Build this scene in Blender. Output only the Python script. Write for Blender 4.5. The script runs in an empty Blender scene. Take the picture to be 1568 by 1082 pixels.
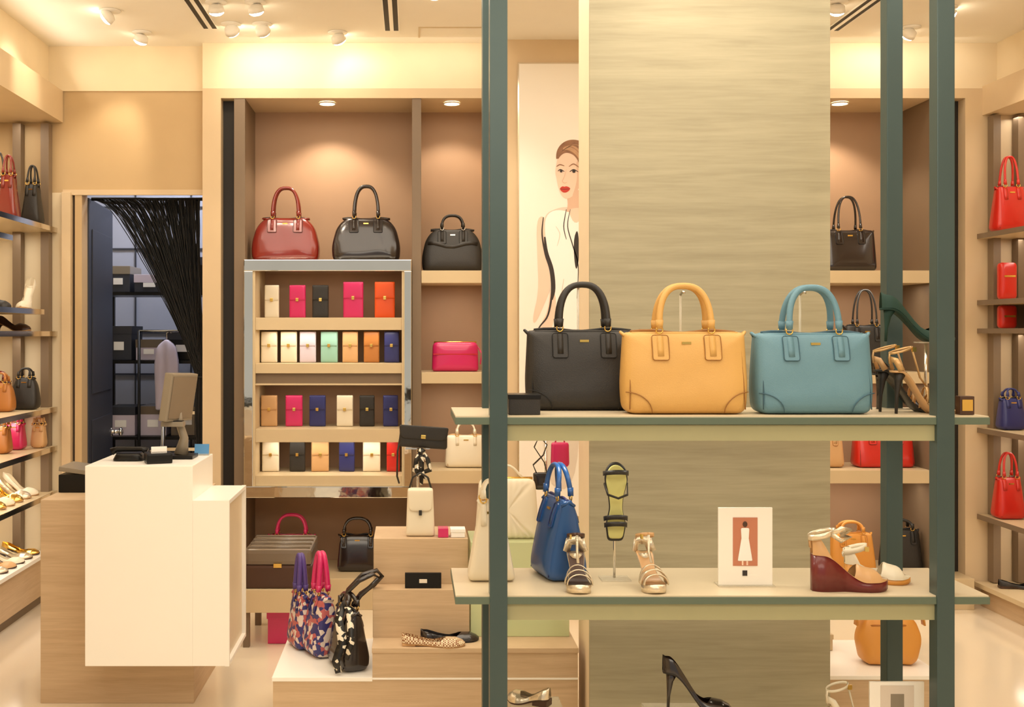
import bpy, bmesh, math, random
from mathutils import Vector, Matrix
random.seed(7)
scene = bpy.context.scene
scene.view_settings.view_transform = 'Standard'
scene.view_settings.look = 'None'
scene.view_settings.exposure = 0.0

# ------------------------------------------------------------------ materials
def lin(c):
    return tuple(((v/255.0)/12.92 if v/255.0 <= 0.04045 else ((v/255.0+0.055)/1.055)**2.4) for v in c) + (1.0,)

def mat(name, rgb, rough=0.5, metal=0.0, bump=0.0, bscale=200.0, emis=0.0, ecol=None, trans=0.0, coat=0.0, var=0.06, vscale=6.0, alpha=1.0):
    m = bpy.data.materials.new(name); m.use_nodes = True
    nt = m.node_tree; b = nt.nodes['Principled BSDF']
    c = lin(rgb)
    b.inputs['Roughness'].default_value = rough
    b.inputs['Metallic'].default_value = metal
    b.inputs['Coat Weight'].default_value = coat
    b.inputs['Coat Roughness'].default_value = 0.12
    b.inputs['Transmission Weight'].default_value = trans
    b.inputs['Alpha'].default_value = alpha
    tc = nt.nodes.new('ShaderNodeTexCoord')
    nz = nt.nodes.new('ShaderNodeTexNoise'); nz.inputs['Scale'].default_value = vscale
    nt.links.new(tc.outputs['Object'], nz.inputs['Vector'])
    mx = nt.nodes.new('ShaderNodeMix'); mx.data_type = 'RGBA'
    mx.inputs[6].default_value = tuple(max(0, v*(1-var)) for v in c[:3]) + (1,)
    mx.inputs[7].default_value = tuple(min(1, v*(1+var)) for v in c[:3]) + (1,)
    nt.links.new(nz.outputs['Fac'], mx.inputs[0])
    nt.links.new(mx.outputs[2], b.inputs['Base Color'])
    if emis > 0:
        b.inputs['Emission Color'].default_value = lin(ecol or rgb)
        b.inputs['Emission Strength'].default_value = emis
    if bump > 0:
        n2 = nt.nodes.new('ShaderNodeTexNoise'); n2.inputs['Scale'].default_value = bscale
        nt.links.new(tc.outputs['Object'], n2.inputs['Vector'])
        bp = nt.nodes.new('ShaderNodeBump'); bp.inputs['Strength'].default_value = bump
        bp.inputs['Distance'].default_value = 0.002
        nt.links.new(n2.outputs['Fac'], bp.inputs['Height'])
        nt.links.new(bp.outputs['Normal'], b.inputs['Normal'])
    return m

def wood(name, c1, c2, rough=0.5, scale=(1.2, 1.2, 22.0), detail=8.0):
    m = bpy.data.materials.new(name); m.use_nodes = True
    nt = m.node_tree; b = nt.nodes['Principled BSDF']
    b.inputs['Roughness'].default_value = rough
    tc = nt.nodes.new('ShaderNodeTexCoord'); mp = nt.nodes.new('ShaderNodeMapping')
    mp.inputs['Scale'].default_value = scale
    nt.links.new(tc.outputs['Object'], mp.inputs['Vector'])
    nz = nt.nodes.new('ShaderNodeTexNoise'); nz.inputs['Scale'].default_value = 1.6
    nz.inputs['Detail'].default_value = detail; nz.inputs['Roughness'].default_value = 0.62
    nz.inputs['Distortion'].default_value = 0.6
    nt.links.new(mp.outputs['Vector'], nz.inputs['Vector'])
    nf = nt.nodes.new('ShaderNodeTexNoise'); nf.inputs['Scale'].default_value = 9.0
    nt.links.new(mp.outputs['Vector'], nf.inputs['Vector'])
    ad = nt.nodes.new('ShaderNodeMath'); ad.operation = 'MULTIPLY_ADD'; ad.inputs[1].default_value = 0.3
    nt.links.new(nf.outputs['Fac'], ad.inputs[0]); nt.links.new(nz.outputs['Fac'], ad.inputs[2])
    cr = nt.nodes.new('ShaderNodeValToRGB')
    cr.color_ramp.elements[0].position = 0.42; cr.color_ramp.elements[0].color = lin(c1)
    cr.color_ramp.elements[1].position = 0.88; cr.color_ramp.elements[1].color = lin(c2)
    nt.links.new(ad.outputs[0], cr.inputs['Fac'])
    nt.links.new(cr.outputs['Color'], b.inputs['Base Color'])
    return m

M = {}
M['wall'] = mat('wall_cream_paint', (240, 221, 186), 0.7)
M['wall_tan'] = mat('wall_tan_panel', (198, 168, 124), 0.6)
M['trim'] = mat('trim_beige', (214, 189, 152), 0.5)
M['coledge'] = mat('column_edge_cream', (238, 218, 186), 0.5)
M['ceil'] = mat('ceiling_paint', (250, 243, 228), 0.8, var=0.02)
M['niche'] = mat('niche_brown', (176, 142, 112), 0.6)
M['upright'] = mat('upright_taupe', (124, 104, 82), 0.45)
M['darkstrip'] = mat('dark_recess', (34, 27, 20), 0.6)
M['floor'] = mat('floor_polished_tile', (242, 226, 200), 0.12, var=0.04, vscale=1.5, coat=0.3)
M['colwood'] = wood('column_ash_veneer', (158, 148, 120), (182, 172, 142), scale=(.8, .8, 13.0))
M['ctwood'] = wood('counter_oak_veneer', (192, 162, 126), (212, 184, 148))
M['shelfface'] = mat('shelf_beige_lacquer', (208, 186, 148), 0.4)
M['white'] = mat('white_lacquer', (250, 244, 233), 0.3, var=0.01)
M['sidepanel'] = mat('counter_side_panel', (222, 202, 170), 0.4)
M['post'] = mat('post_green_grey_steel', (66, 83, 82), 0.35, 0.25)
M['shelfgreen'] = mat('shelf_edge_green', (94, 108, 92), 0.4, 0.1)
M['shelfrail'] = mat('shelf_rail_sage', (164, 160, 122), 0.45)
M['shelftop'] = mat('shelf_top_cream', (216, 200, 170), 0.35)
M['mirror'] = mat('mirror', (225, 222, 212), 0.05, 1.0, bump=0.3, bscale=14)
M['chrome'] = mat('chrome', (225, 218, 206), 0.12, 1.0)
M['gold'] = mat('gold_metal', (240, 200, 110), 0.22, 1.0)
M['l_gold'] = mat('leather_bronze', (196, 158, 106), 0.35, 0.4, bump=0.4, bscale=120)
M['black_metal'] = mat('black_metal', (30, 28, 26), 0.35, 0.6)
M['glow'] = mat('lamp_glow', (255, 240, 205), 0.5, emis=22.0, ecol=(255, 242, 214))
M['acrylic'] = mat('acrylic_green', (216, 226, 176), 0.15, alpha=0.7)
M['clear'] = mat('clear_acrylic', (230, 222, 200), 0.1, alpha=0.4)
M['l_black'] = mat('leather_black', (38, 34, 30), 0.48, bump=0.35, bscale=320)
M['l_blackgl'] = mat('leather_black_gloss', (34, 23, 21), 0.22, coat=0.6)
M['l_red'] = mat('leather_oxblood', (124, 28, 15), 0.25, coat=0.5)
M['l_red2'] = mat('leather_red', (200, 34, 20), 0.35, coat=0.3)
M['l_yellow'] = mat('leather_mustard', (210, 163, 90), 0.5, bump=0.35, bscale=320)
M['l_ystitch'] = mat('stitch_mustard', (146, 98, 42), 0.6)
M['l_blue'] = mat('leather_teal', (98, 138, 154), 0.48, bump=0.35, bscale=320)
M['l_bstitch'] = mat('stitch_teal', (54, 88, 104), 0.6)
M['l_kstitch'] = mat('stitch_black', (12, 11, 10), 0.6)
M['l_cobalt'] = mat('leather_cobalt', (34, 82, 142), 0.35, coat=0.3)
M['l_pink'] = mat('leather_magenta', (208, 34, 100), 0.3, coat=0.4)
M['l_orange'] = mat('leather_orange', (226, 84, 20), 0.4)
M['l_orange2'] = mat('leather_amber', (218, 150, 66), 0.4)
M['l_cream'] = mat('leather_cream', (234, 222, 197), 0.4)
M['l_lav'] = mat('leather_lavender', (206, 194, 208), 0.4)
M['l_mint'] = mat('leather_mint', (144, 190, 174), 0.4)
M['l_tan'] = mat('leather_tan', (204, 160, 110), 0.4)
M['l_caramel'] = mat('leather_caramel', (176, 112, 50), 0.4)
M['l_navy'] = mat('leather_navy', (44, 48, 106), 0.35)
M['l_purple'] = mat('leather_purple', (84, 64, 132), 0.4)
M['l_brown'] = mat('leather_brown', (74, 48, 34), 0.4)
M['l_green'] = mat('suede_green', (24, 58, 48), 0.7)
M['l_burg'] = mat('wedge_burgundy', (104, 26, 24), 0.35, coat=0.3)
M['silver'] = mat('leather_silver', (226, 212, 186), 0.3, 0.7, bump=0.6, bscale=120)
M['insole'] = mat('insole_lime', (208, 202, 126), 0.5)
M['casegrey'] = mat('case_taupe', (116, 101, 84), 0.25, coat=0.5)
M['doorblue'] = mat('door_dark_slate', (46, 48, 58), 0.5)
M['backroom'] = mat('backroom_panel', (166, 168, 182), 0.5)
M['cord'] = mat('string_curtain_black', (14, 12, 12), 0.6)
M['paper'] = mat('paper_white', (250, 246, 240), 0.5, var=0.01)
M['poster'] = mat('poster_backing', (246, 238, 226), 0.5, var=0.02)
M['ink'] = mat('print_ink', (52, 44, 42), 0.6)
M['skin'] = mat('print_skin', (240, 208, 186), 0.6, var=0.04, vscale=9)
M['skin2'] = mat('print_skin_shade', (222, 184, 158), 0.6, var=0.04)
M['hair'] = mat('print_hair', (146, 104, 76), 0.6, var=0.35, vscale=30)
M['hair2'] = mat('print_hair_light', (188, 146, 112), 0.6, var=0.3, vscale=30)
M['lips'] = mat('print_lips', (194, 56, 44), 0.6)
M['shade'] = mat('print_shade', (222, 208, 192), 0.6)
M['photo'] = mat('photo_terracotta', (194, 124, 94), 0.5)
M['screen'] = mat('screen_grey', (140, 128, 110), 0.3)
M['bluecard'] = mat('blue_card', (80, 140, 190), 0.5)

def scarfmat(name, a, b_, c, scale):
    m = bpy.data.materials.new(name); m.use_nodes = True
    nt = m.node_tree; b = nt.nodes['Principled BSDF']; b.inputs['Roughness'].default_value = 0.4
    tc = nt.nodes.new('ShaderNodeTexCoord'); v = nt.nodes.new('ShaderNodeTexVoronoi'); v.inputs['Scale'].default_value = scale
    nt.links.new(tc.outputs['Object'], v.inputs['Vector'])
    sp = nt.nodes.new('ShaderNodeSeparateColor'); nt.links.new(v.outputs['Color'], sp.inputs[0])
    cr = nt.nodes.new('ShaderNodeValToRGB'); cr.color_ramp.interpolation = 'CONSTANT'
    cr.color_ramp.elements[0].color = lin(a); cr.color_ramp.elements[1].position = 0.4; cr.color_ramp.elements[1].color = lin(b_)
    e = cr.color_ramp.elements.new(0.72); e.color = lin(c)
    nt.links.new(sp.outputs[0], cr.inputs[0]); nt.links.new(cr.outputs[0], b.inputs['Base Color'])
    return m
M['pat_blue'] = scarfmat('floral_print', (56, 52, 112), (222, 204, 192), (186, 96, 96), 60)
M['pat_bw'] = scarfmat('zebra_scarf', (20, 18, 18), (236, 224, 200), (40, 36, 30), 70)
def weave(name, a, b_):
    m = bpy.data.materials.new(name); m.use_nodes = True
    nt = m.node_tree; b = nt.nodes['Principled BSDF']; b.inputs['Roughness'].default_value = 0.5
    tc = nt.nodes.new('ShaderNodeTexCoord'); v = nt.nodes.new('ShaderNodeTexChecker'); v.inputs['Scale'].default_value = 170
    v.inputs['Color1'].default_value = lin(a); v.inputs['Color2'].default_value = lin(b_)
    nt.links.new(tc.outputs['Object'], v.inputs['Vector']); nt.links.new(v.outputs['Color'], b.inputs['Base Color'])
    return m
M['weave'] = weave('woven_straw', (238, 220, 184), (150, 96, 54))

# ------------------------------------------------------------------ builder
def V(*a): return Vector(a)
class B:
    def __init__(s, name):
        s.name = name; s.bm = bmesh.new(); s.mats = []
    def mi(s, m):
        m = M[m] if isinstance(m, str) else m
        if m not in s.mats: s.mats.append(m)
        return s.mats.index(m)
    def add(s, verts, faces, m, smooth=True):
        vs = [s.bm.verts.new(v) for v in verts]; i = s.mi(m); out = []
        for f in faces:
            try:
                fc = s.bm.faces.new([vs[k] for k in f]); fc.material_index = i; fc.smooth = smooth; out.append(fc)
            except ValueError: pass
        return vs, out
    def box(s, x0, x1, y0, y1, z0, z1, m, bevel=0.0, rot=None, piv=None):
        c = [(x0,y0,z0),(x1,y0,z0),(x1,y1,z0),(x0,y1,z0),(x0,y0,z1),(x1,y0,z1),(x1,y1,z1),(x0,y1,z1)]
        if rot is not None:
            pv = Vector(piv) if piv else V((x0+x1)/2, (y0+y1)/2, (z0+z1)/2)
            c = [rot @ (Vector(p)-pv) + pv for p in c]
        vs, fs = s.add(c, [(0,3,2,1),(4,5,6,7),(0,1,5,4),(1,2,6,5),(2,3,7,6),(3,0,4,7)], m, False)
        if bevel > 0:
            es = list({e for f in fs for e in f.edges})
            r = bmesh.ops.bevel(s.bm, geom=es, offset=bevel, segments=2, affect='EDGES', profile=0.7)
            i = s.mi(m)
            for f in r['faces']: f.material_index = i
    def tube(s, pts, r, m, seg=8, closed=False, caps=True):
        pts = [Vector(p) for p in pts]; n = len(pts)
        rs = r if isinstance(r, (list, tuple)) else [r]*n
        T = []
        for i in range(n):
            a = pts[(i-1) % n] if closed or i > 0 else pts[0]
            b = pts[(i+1) % n] if closed or i < n-1 else pts[-1]
            t = b-a; T.append(t.normalized() if t.length > 1e-9 else V(0,0,1))
        up = V(0,0,1) if abs(T[0].z) < 0.9 else V(1,0,0)
        N = (up - T[0]*up.dot(T[0])).normalized(); verts = []
        for i in range(n):
            N = (N - T[i]*N.dot(T[i]))
            N = N.normalized() if N.length > 1e-6 else T[i].orthogonal().normalized()
            Bn = T[i].cross(N)
            for k in range(seg):
                a = 2*math.pi*k/seg
                verts.append(pts[i] + (N*math.cos(a)+Bn*math.sin(a))*rs[i])
        faces = []
        for i in range(n if closed else n-1):
            j = (i+1) % n
            for k in range(seg):
                k2 = (k+1) % seg
                faces.append((i*seg+k, i*seg+k2, j*seg+k2, j*seg+k))
        if caps and not closed:
            faces.append(tuple(reversed(range(seg)))); faces.append(tuple((n-1)*seg+k for k in range(seg)))
        s.add(verts, faces, m)
    def cyl(s, p0, p1, r, m, seg=16, r1=None):
        s.tube([p0, p1], [r, r if r1 is None else r1], m, seg)
    def ribbon(s, pts, wdir, w, t, m):
        pts = [Vector(p) for p in pts]; n = len(pts); verts = []
        for i in range(n):
            a = pts[max(0, i-1)]; b = pts[min(n-1, i+1)]; T = (b-a).normalized()
            wd = wdir[i] if isinstance(wdir, list) else wdir
            wd = Vector(wd); wd = (wd - T*wd.dot(T)); wd = wd.normalized() if wd.length > 1e-6 else T.orthogonal().normalized()
            N = T.cross(wd); ww = w[i] if isinstance(w, list) else w
            for (p, q) in ((-1,-1),(1,-1),(1,1),(-1,1)):
                verts.append(pts[i] + wd*ww/2*p + N*t/2*q)
        faces = []
        for i in range(n-1):
            for k in range(4):
                k2 = (k+1) % 4; faces.append((i*4+k, i*4+k2, i*4+4+k2, i*4+4+k))
        faces += [(3,2,1,0), tuple((n-1)*4+k for k in range(4))]
        s.add(verts, faces, m)
    def pillow(s, outl, d, m, n=5.0, warp=None, cen=None, yoff=0.0, rings=(1,.985,.95,.88,.72,.45,.2), back=True):
        cx = sum(p[0] for p in outl)/len(outl); cz = sum(p[1] for p in outl)/len(outl)
        if cen: cx, cz = cen
        L = len(outl); verts = []; faces = []
        def ring(sc, sgn):
            idx = len(verts)
            for (x, z) in outl:
                X = cx+(x-cx)*sc; Z = cz+(z-cz)*sc
                y = sgn*d/2*max(0, 1-sc**n)**(1/n)
                if warp: y *= warp(X, Z)
                verts.append((X, y+yoff, Z))
            return idx
        base = ring(1.0, -1)
        for sgn in ((-1, 1) if back else (-1,)):
            prev = base
            for sc in rings[1:]:
                cur = ring(sc, sgn)
                for k in range(L):
                    k2 = (k+1) % L
                    f = (prev+k, prev+k2, cur+k2, cur+k)
                    faces.append(f if sgn < 0 else tuple(reversed(f)))
                prev = cur
            y = sgn*d/2*(warp(cx, cz) if warp else 1)
            verts.append((cx, y+yoff, cz)); c = len(verts)-1
            for k in range(L):
                k2 = (k+1) % L
                f = (prev+k, prev+k2, c); faces.append(f if sgn < 0 else tuple(reversed(f)))
        s.add(verts, faces, m)
    def done(s, loc=(0,0,0), rz=0.0, rx=0.0, ry=0.0, parent=None):
        bmesh.ops.recalc_face_normals(s.bm, faces=s.bm.faces)
        me = bpy.data.meshes.new(s.name)
        R = Matrix.Rotation(math.radians(rz), 4, 'Z') @ Matrix.Rotation(math.radians(rx), 4, 'X') @ Matrix.Rotation(math.radians(ry), 4, 'Y')
        s.bm.to_mesh(me); s.bm.free()
        for m in s.mats: me.materials.append(m)
        ob = bpy.data.objects.new(s.name, me); bpy.context.collection.objects.link(ob)
        W = Matrix.Translation(Vector(loc)) @ R
        if parent:
            ob.parent = parent; ob.matrix_parent_inverse = parent.matrix_basis.inverted()
        ob.matrix_basis = W
        return ob

def rpoly(corners, radii, step=0.02, k=6):
    out = []; n = len(corners)
    pts = []
    for i in range(n):
        p = Vector(corners[i]); a = Vector(corners[i-1]); b = Vector(corners[(i+1) % n]); r = radii[i]
        if r <= 0: pts.append(p); continue
        ua = (a-p).normalized(); ub = (b-p).normalized()
        r1 = min(r, (a-p).length*0.49, (b-p).length*0.49)
        A = p+ua*r1; C = p+ub*r1
        for j in range(k+1):
            t = j/k; pts.append(A*(1-t)**2*1.0 + p*2*t*(1-t) + C*t*t)
    n = len(pts)
    for i in range(n):
        a = pts[i]; b = pts[(i+1) % n]; L = (b-a).length
        q = max(1, int(L/step))
        for j in range(q):
            if L > 1e-7: out.append(tuple(a.lerp(b, j/q)))
    return out
def trap(wb, wt, h, rb, rt, step=0.02):
    return rpoly([(-wb/2,0),(wb/2,0),(wt/2,h),(-wt/2,h)], [rb, rb, rt, rt], step)

def simple(name, boxes, loc=(0,0,0), rz=0):
    b = B(name)
    for q in boxes: b.box(*q)
    return b.done(loc, rz)

# ------------------------------------------------------------------ handbags
def handbag(name, loc, w, h, d, leather, stitch='l_kstitch', metal='gold', rz=0, wt=0.93, rb=0.03, rt=0.02, taper=0.5,
            hw=0.17, hh=0.13, hr=0.008, patches=True, corners=False, handles=2, zipper=True, belt=False, handle_mat=None, n=6.0, outline=None, crease=0.0):
    b = B(name); hm = handle_mat or leather
    def warp(x, z):
        v = 1-taper*(max(0, min(1, z/h))**1.4)
        if crease: v *= 1 + crease*(math.sin(x*31+z*17+w*9)*.5 + math.sin(z*43-x*13)*.35 + math.sin(x*70)*.12)
        return v
    if corners and not outline:
        outline_ = rpoly([(-.478*w,0),(.478*w,0),(.5*w,.30*h),(.482*w,.985*h),(.40*w,h*.995),(0,h*.985),(-.40*w,h*.995),(-.482*w,.985*h),(-.5*w,.30*h)],
                         [.03,.03,.06,.010,.03,.1,.03,.010,.06], .016)
    else: outline_ = outline or trap(w, w*wt, h, rb, rt)
    b.pillow(outline_, d, leather, n, warp, cen=(0, h*0.48))
    def fy(x, z, off=0.001):
        s = max(abs(x)/(w/2*(1-(1-wt)*z/h)), abs(z-h*.48)/(h*.52)); s = min(.97, s)
        return -(d/2*(1-s**n)**(1/n))*warp(x, z) - off
    if zipper:
        zt = h-0.001
        b.tube([(x, 0, zt+0.004*math.sin(i)) for i, x in enumerate([w*wt*(-.44+.088*j) for j in range(11)])], 0.0045, stitch, 6)
        for yy in (-1, 1):
            b.tube([(w*wt*(-.44+.088*j), yy*d*.5*(1-taper)*.55, zt-0.004) for j in range(11)], 0.004, leather, 6)
    for sg in (-1, 1):
        if not outline:
            b.tube([(sg*(w/2-0.016-(w/2)*(1-wt)*t), fy(w/2*.9, h*t*.9+h*.05, 0.0), h*(.06+.86*t)) for t in [j/8 for j in range(9)]], 0.0018, stitch, 5)
            b.tube([(sg*w*wt/2*.95, -d*.14, h*.93), (sg*(w*wt/2+.008), 0, h*.99), (sg*w*wt/2*.95, d*.14, h*.93)], .005, leather, 6)
    sides = (-1, 1) if handles == 2 else (0,)
    for sd in sides:
        for sg in (-1, 1):
            x = sg*hw/2
            def P(z, o=0.002): return (x, (fy(x, z, o) if sd <= 0 else -fy(x, z, o)), z)
            if sd != 0:
                z1 = h*.70
                b.ribbon([P(z1+(h*.97-z1)*t, 0.0025) for t in (0, .3, .6, .85, 1)], (1,0,0), 0.018, 0.004, leather)
                if patches and sd < 0:
                    pw, ph = w*.14, h*.30
                    pts = rpoly([(-pw/2,0),(pw/2,0),(pw/2,ph),(-pw/2,ph)], [.008]*4, .02, 3)
                    zc = h*.655
                    vs = [(x+px, fy(x, zc+pz, 0.004), zc+pz) for px, pz in pts]
                    vb = [(q[0], q[1]+0.004, q[2]) for q in vs]; L = len(vs)
                    b.add(vs+vb, [tuple(range(L))]+[(k, L+k, L+(k+1) % L, (k+1) % L) for k in range(L)], leather, False)
                    b.tube([(q[0]*1.0+(x-q[0])*.06, q[1]-.0006, q[2]) for q in vs], .0011, stitch, 4, closed=True)
            ry = (fy(x, h*.97, .004) if sd < 0 else (-fy(x, h*.97, .004) if sd > 0 else 0))
            b.tube([(x+0.010*math.cos(a), ry, h+0.004+0.010*math.sin(a)) for a in [2*math.pi*j/12 for j in range(12)]], .0022, metal, 6, closed=True)
            b.tube([(x, ry, h+.008), (x*.99, ry*.95, h+.034)], [.0095, hr*1.25], hm, 8)
        yy = (fy(hw/2, h*.97, .004) if sd < 0 else (-fy(hw/2, h*.97, .004) if sd > 0 else 0))
        arch = []
        for j in range(25):
            a = math.pi*j/24
            cx_ = math.cos(a); sx = math.sin(a)
            arch.append((hw/2*math.copysign(abs(cx_)**.75, cx_), yy*(1-.65*sx), h+.012+(hh-.012)*sx**.85))
        b.tube(arch, hr, hm, 10)
    if corners:
        for sg in (-1, 1):
            R = w*.20
            arc = []
            for j in range(9):
                a = math.pi/2*j/8
                X = sg*(w/2*.97-R*math.sin(a)); Z = h*.02+R*.82*math.cos(a)
                arc.append((X, fy(X*.96, max(Z, h*.06), 0.0012), Z))
            b.tube(arc, .0016, stitch, 5)
    if belt:
        b.ribbon([(-w*.5+w*j/10*1.0, fy(-w*.5+w*j/10, h*.62, .002), h*(.62+.05*math.sin(j))) for j in range(1, 10)], (0,0,1), .02, .004, leather)
    b.box(-.014, .014, fy(0, h*.86, .0025), fy(0, h*.86, -.004), h*.845, h*.875, metal)
    return b.done(loc, rz)
def dome(w, h):
    return rpoly([(-w*.48,0),(w*.48,0),(w*.50,h*.34),(w*.43,h*.78),(w*.30,h),(-w*.30,h),(-w*.43,h*.78),(-w*.50,h*.34)], [.03,.03,.08,.07,.05,.05,.07,.08], .02)

# ------------------------------------------------------------------ shoes
def interp(keys, t):
    for i in range(len(keys)-1):
        if t <= keys[i+1][0]:
            a, b = keys[i], keys[i+1]; u = (t-a[0])/(b[0]-a[0]+1e-9); return a[1]+(b[1]-a[1])*u
    return keys[-1][1]
WK = [(0,.010),(.03,.019),(.1,.026),(.2,.027),(.42,.021),(.6,.033),(.72,.038),(.85,.034),(.95,.022),(1,.006)]
def shoe(name, loc, rz=0, L=.23, hh=.10, style='pump', heel='stiletto', upper='l_black', sole='l_brown', strap=None, plat=0.0, heel_mat=None, ank=.070, ankr=1.0, bw=1.0):
    b = B(name); N = 22
    def zf(t):
        u = max(0, min(1, (t-.10)/.58)); return plat+.004+hh*(1-(3*u*u-2*u**3))
    toe_spring = lambda t: 0.006*max(0, (t-.8)/.2)**2
    verts = []; faces = []
    for i in range(N+1):
        t = i/N; w = interp(WK, t); z = zf(t)+toe_spring(t)
        zb = 0.0 if (heel == 'wedge' or (plat > 0 and t > .58)) else z-.006
        if heel == 'wedge' and t < .72: zb = 0.0
        zb = zb+toe_spring(t) if zb == 0 else zb
        verts += [(t*L, -w, z), (t*L, w, z), (t*L, w*.95, zb), (t*L, -w*.95, zb)]
        if i:
            a = (i-1)*4; c = i*4
            for k in range(4):
                faces.append((a+k, a+(k+1) % 4, c+(k+1) % 4, c+k))
    faces += [(0,1,2,3), tuple(N*4+k for k in (3,2,1,0))]
    b.add(verts, faces, sole)
    vs = []; fs = []
    for i in range(N+1):
        t = i/N; w = interp(WK, t)*.92; z = zf(t)+toe_spring(t)+.0012
        vs += [(t*L, -w, z), (t*L, w, z)]
        if i: a = (i-1)*2; fs.append((a, a+1, a+3, a+2))
    b.add(vs, fs, strap or upper)
    if heel == 'stiletto':
        b.tube([(.028, 0, zf(.08)-.002), (.022, 0, zf(.08)*.75), (.018, 0, zf(.08)*.4), (.016, 0, .0)], [.020, .011, .0055, .0045], heel_mat or upper, 10)
    elif heel == 'block':
        b.tube([(.030, 0, zf(.08)-.002), (.026, 0, zf(.08)*.5), (.026, 0, 0)], [.026, .023, .024], heel_mat or upper, 10)
    elif heel == 'flat':
        b.box(.002, .05, -.022, .022, 0, zf(.08)-.004, heel_mat or sole, .002)
    def arcpt(t, a, H, wk=1.05):
        w = interp(WK, t)*wk; z = zf(t)+toe_spring(t)
        return (t*L, -w*math.cos(a), z+H*math.sin(a))
    if style in ('pump', 'flat', 'wedge'):
        Hk = [(0,.05),(.12,.055),(.3,.040),(.5,.034),(.7,.040),(.85,.034),(.95,.020),(1,.004)]
        Ek = [(0,1.0),(.03,.62),(.12,.50),(.3,.40),(.5,.34),(.62,.5),(.70,1.0),(1,1.0)]
        if style == 'flat': Hk = [(0,.034),(.12,.036),(.3,.026),(.5,.022),(.7,.028),(.85,.028),(.95,.016),(1,.004)]
        if style == 'wedge':
            Hk = [(0,.050),(.08,.060),(.16,.04),(.24,.012),(.5,.02),(.60,.046),(.8,.036),(1,.01)]
            Ek = [(0,1.0),(.03,.75),(.12,.6),(.20,.3),(.24,.03),(.52,.03),(.58,1),(.84,1.0),(.88,.3),(1,.05)]
        for sg in (1, -1):
            vs = []; fs = []; K = 8
            for i in range(N*2+1):
                t = i/(N*2); H = interp(Hk, t); e = interp(Ek, t)
                for k in range(K+1):
                    p = arcpt(t, math.pi/2*e*k/K, H); vs.append((p[0], p[1]*sg, p[2]))
                if i:
                    for k in range(K):
                        a = (i-1)*(K+1)+k; c = i*(K+1)+k; fs.append((a, a+1, c+1, c))
            b.add(vs, fs, upper)
    def band(t0, t1, H, wd, m):
        pts = [arcpt(t0+(t1-t0)*j/12, math.pi*j/12, H, 1.08) for j in range(13)]
        b.ribbon(pts, (1,0,.2), wd*bw, .0025, m)
    if style == 'sandal':
        band(.70, .80, .042, .026, upper); band(.86, .80, .030, .020, upper); band(.58, .66, .05, .012, upper)
        if bw < 1: band(.66, .58, .052, .012, strap or upper); band(.50, .56, .055, .012, upper)
        b.ribbon([arcpt(.10, math.pi*.0, .05), (0.006, -.018, zf(0)+.03), (-.004, 0, zf(0)+.034), (.006, .018, zf(0)+.03), arcpt(.10, math.pi, .05)], (0,0,1), .03*bw, .0025, upper)
    if style in ('sandal', 'wedge', 'dorsay'):
        zc = zf(0)+ank
        pts = [(.030+.034*ankr*math.cos(a), .026*ankr*math.sin(a), zc+.010*math.cos(a)) for a in [2*math.pi*j/20 for j in range(21)]]
        b.ribbon(pts, (0,0,1), .011*(1.5 if style == 'wedge' else 1)*bw, .0025, strap or upper)
        b.ribbon([(-.004, 0, zf(0)+.02), (-.006, 0, zf(0)+.02+(ank-.03)*.6), (-.004, 0, zc-.01)], (0,1,0), .014*bw, .0025, upper)
        b.box(.055, .067, -.022, -.016, zc-.004, zc+.010, 'gold')
        if style == 'sandal':
            b.ribbon([arcpt(.62, math.pi/2, .055), (L*.45, 0, zf(.45)+.06), (.064, 0, zc+.008)], (0,1,0), .008, .0025, upper)
        if style == 'wedge' and ankr > 1:
            for sg in (-1, 1):
                b.ribbon([(.05, -.028, zc+.004), (.075, -.036, zc+.018*sg+.004), (.105, -.034, zc+.012*sg+.008), (.075, -.030, zc+.002)], (0,0,1), .014, .003, strap or upper)
    return b.done(loc, rz)

# ================================================================== ROOM SHELL
CZ = 3.10
simple('floor', [(-2.7, 3.9, -1.2, 9.0, -.06, 0, 'floor')])
simple('ceiling', [(-2.7, 3.9, -1.2, 9.0, CZ, CZ+.06, 'ceil')])
simple('wall_left', [(-2.5, -2.36, -1.2, 9.0, 0, CZ, 'wall')])
simple('wall_right', [(3.5, 3.64, -1.2, 9.0, 0, CZ, 'wall')])
simple('bulkhead_left', [(-2.36, -2.03, -1.2, 6.19, 2.85, CZ, 'wall'), (-2.36, -1.95, -1.2, 6.19, 2.674, 2.85, 'trim')])
simple('bulkhead_right', [(3.22, 3.5, -1.2, 6.12, 2.86, CZ, 'wall'), (3.14, 3.5, -1.2, 6.12, 2.70, 2.86, 'trim')])
simple('wall_back_left', [(-2.36, -1.159, 6.2, 6.30, 2.285, 2.85, 'wall_tan'), (-2.36, -1.16, 6.19, 6.30, 2.85, CZ, 'wall'),
                          (-2.36, -1.95, 6.2, 6.30, 0, 2.285, 'wall')])
simple('trim_7', [(-1.159, -1.058, 6.12, 6.65, 0, 2.85, 'trim')])
simple('door_frame', [(-1.95, -1.90, 6.16, 6.30, 0, 2.285, 'trim', .004), (-1.90, -1.885, 6.22, 6.30, 0, 2.285, 'darkstrip'),
                      (-1.885, -1.845, 6.19, 6.30, 0, 2.285, 'wall_tan', .003), (-1.95, -1.159, 6.185, 6.2, 2.27, 2.30, 'trim')])
YF = 6.12
simple('wall_back', [(-1.058, 3.046, 6.52, 6.65, 0, 2.80, 'niche')])
simple('soffit', [(-1.159, 3.5, YF, 6.65, 2.85, CZ, 'wall'), (-1.058, 3.046, YF, 6.65, 2.796, 2.85, 'trim')])
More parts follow.
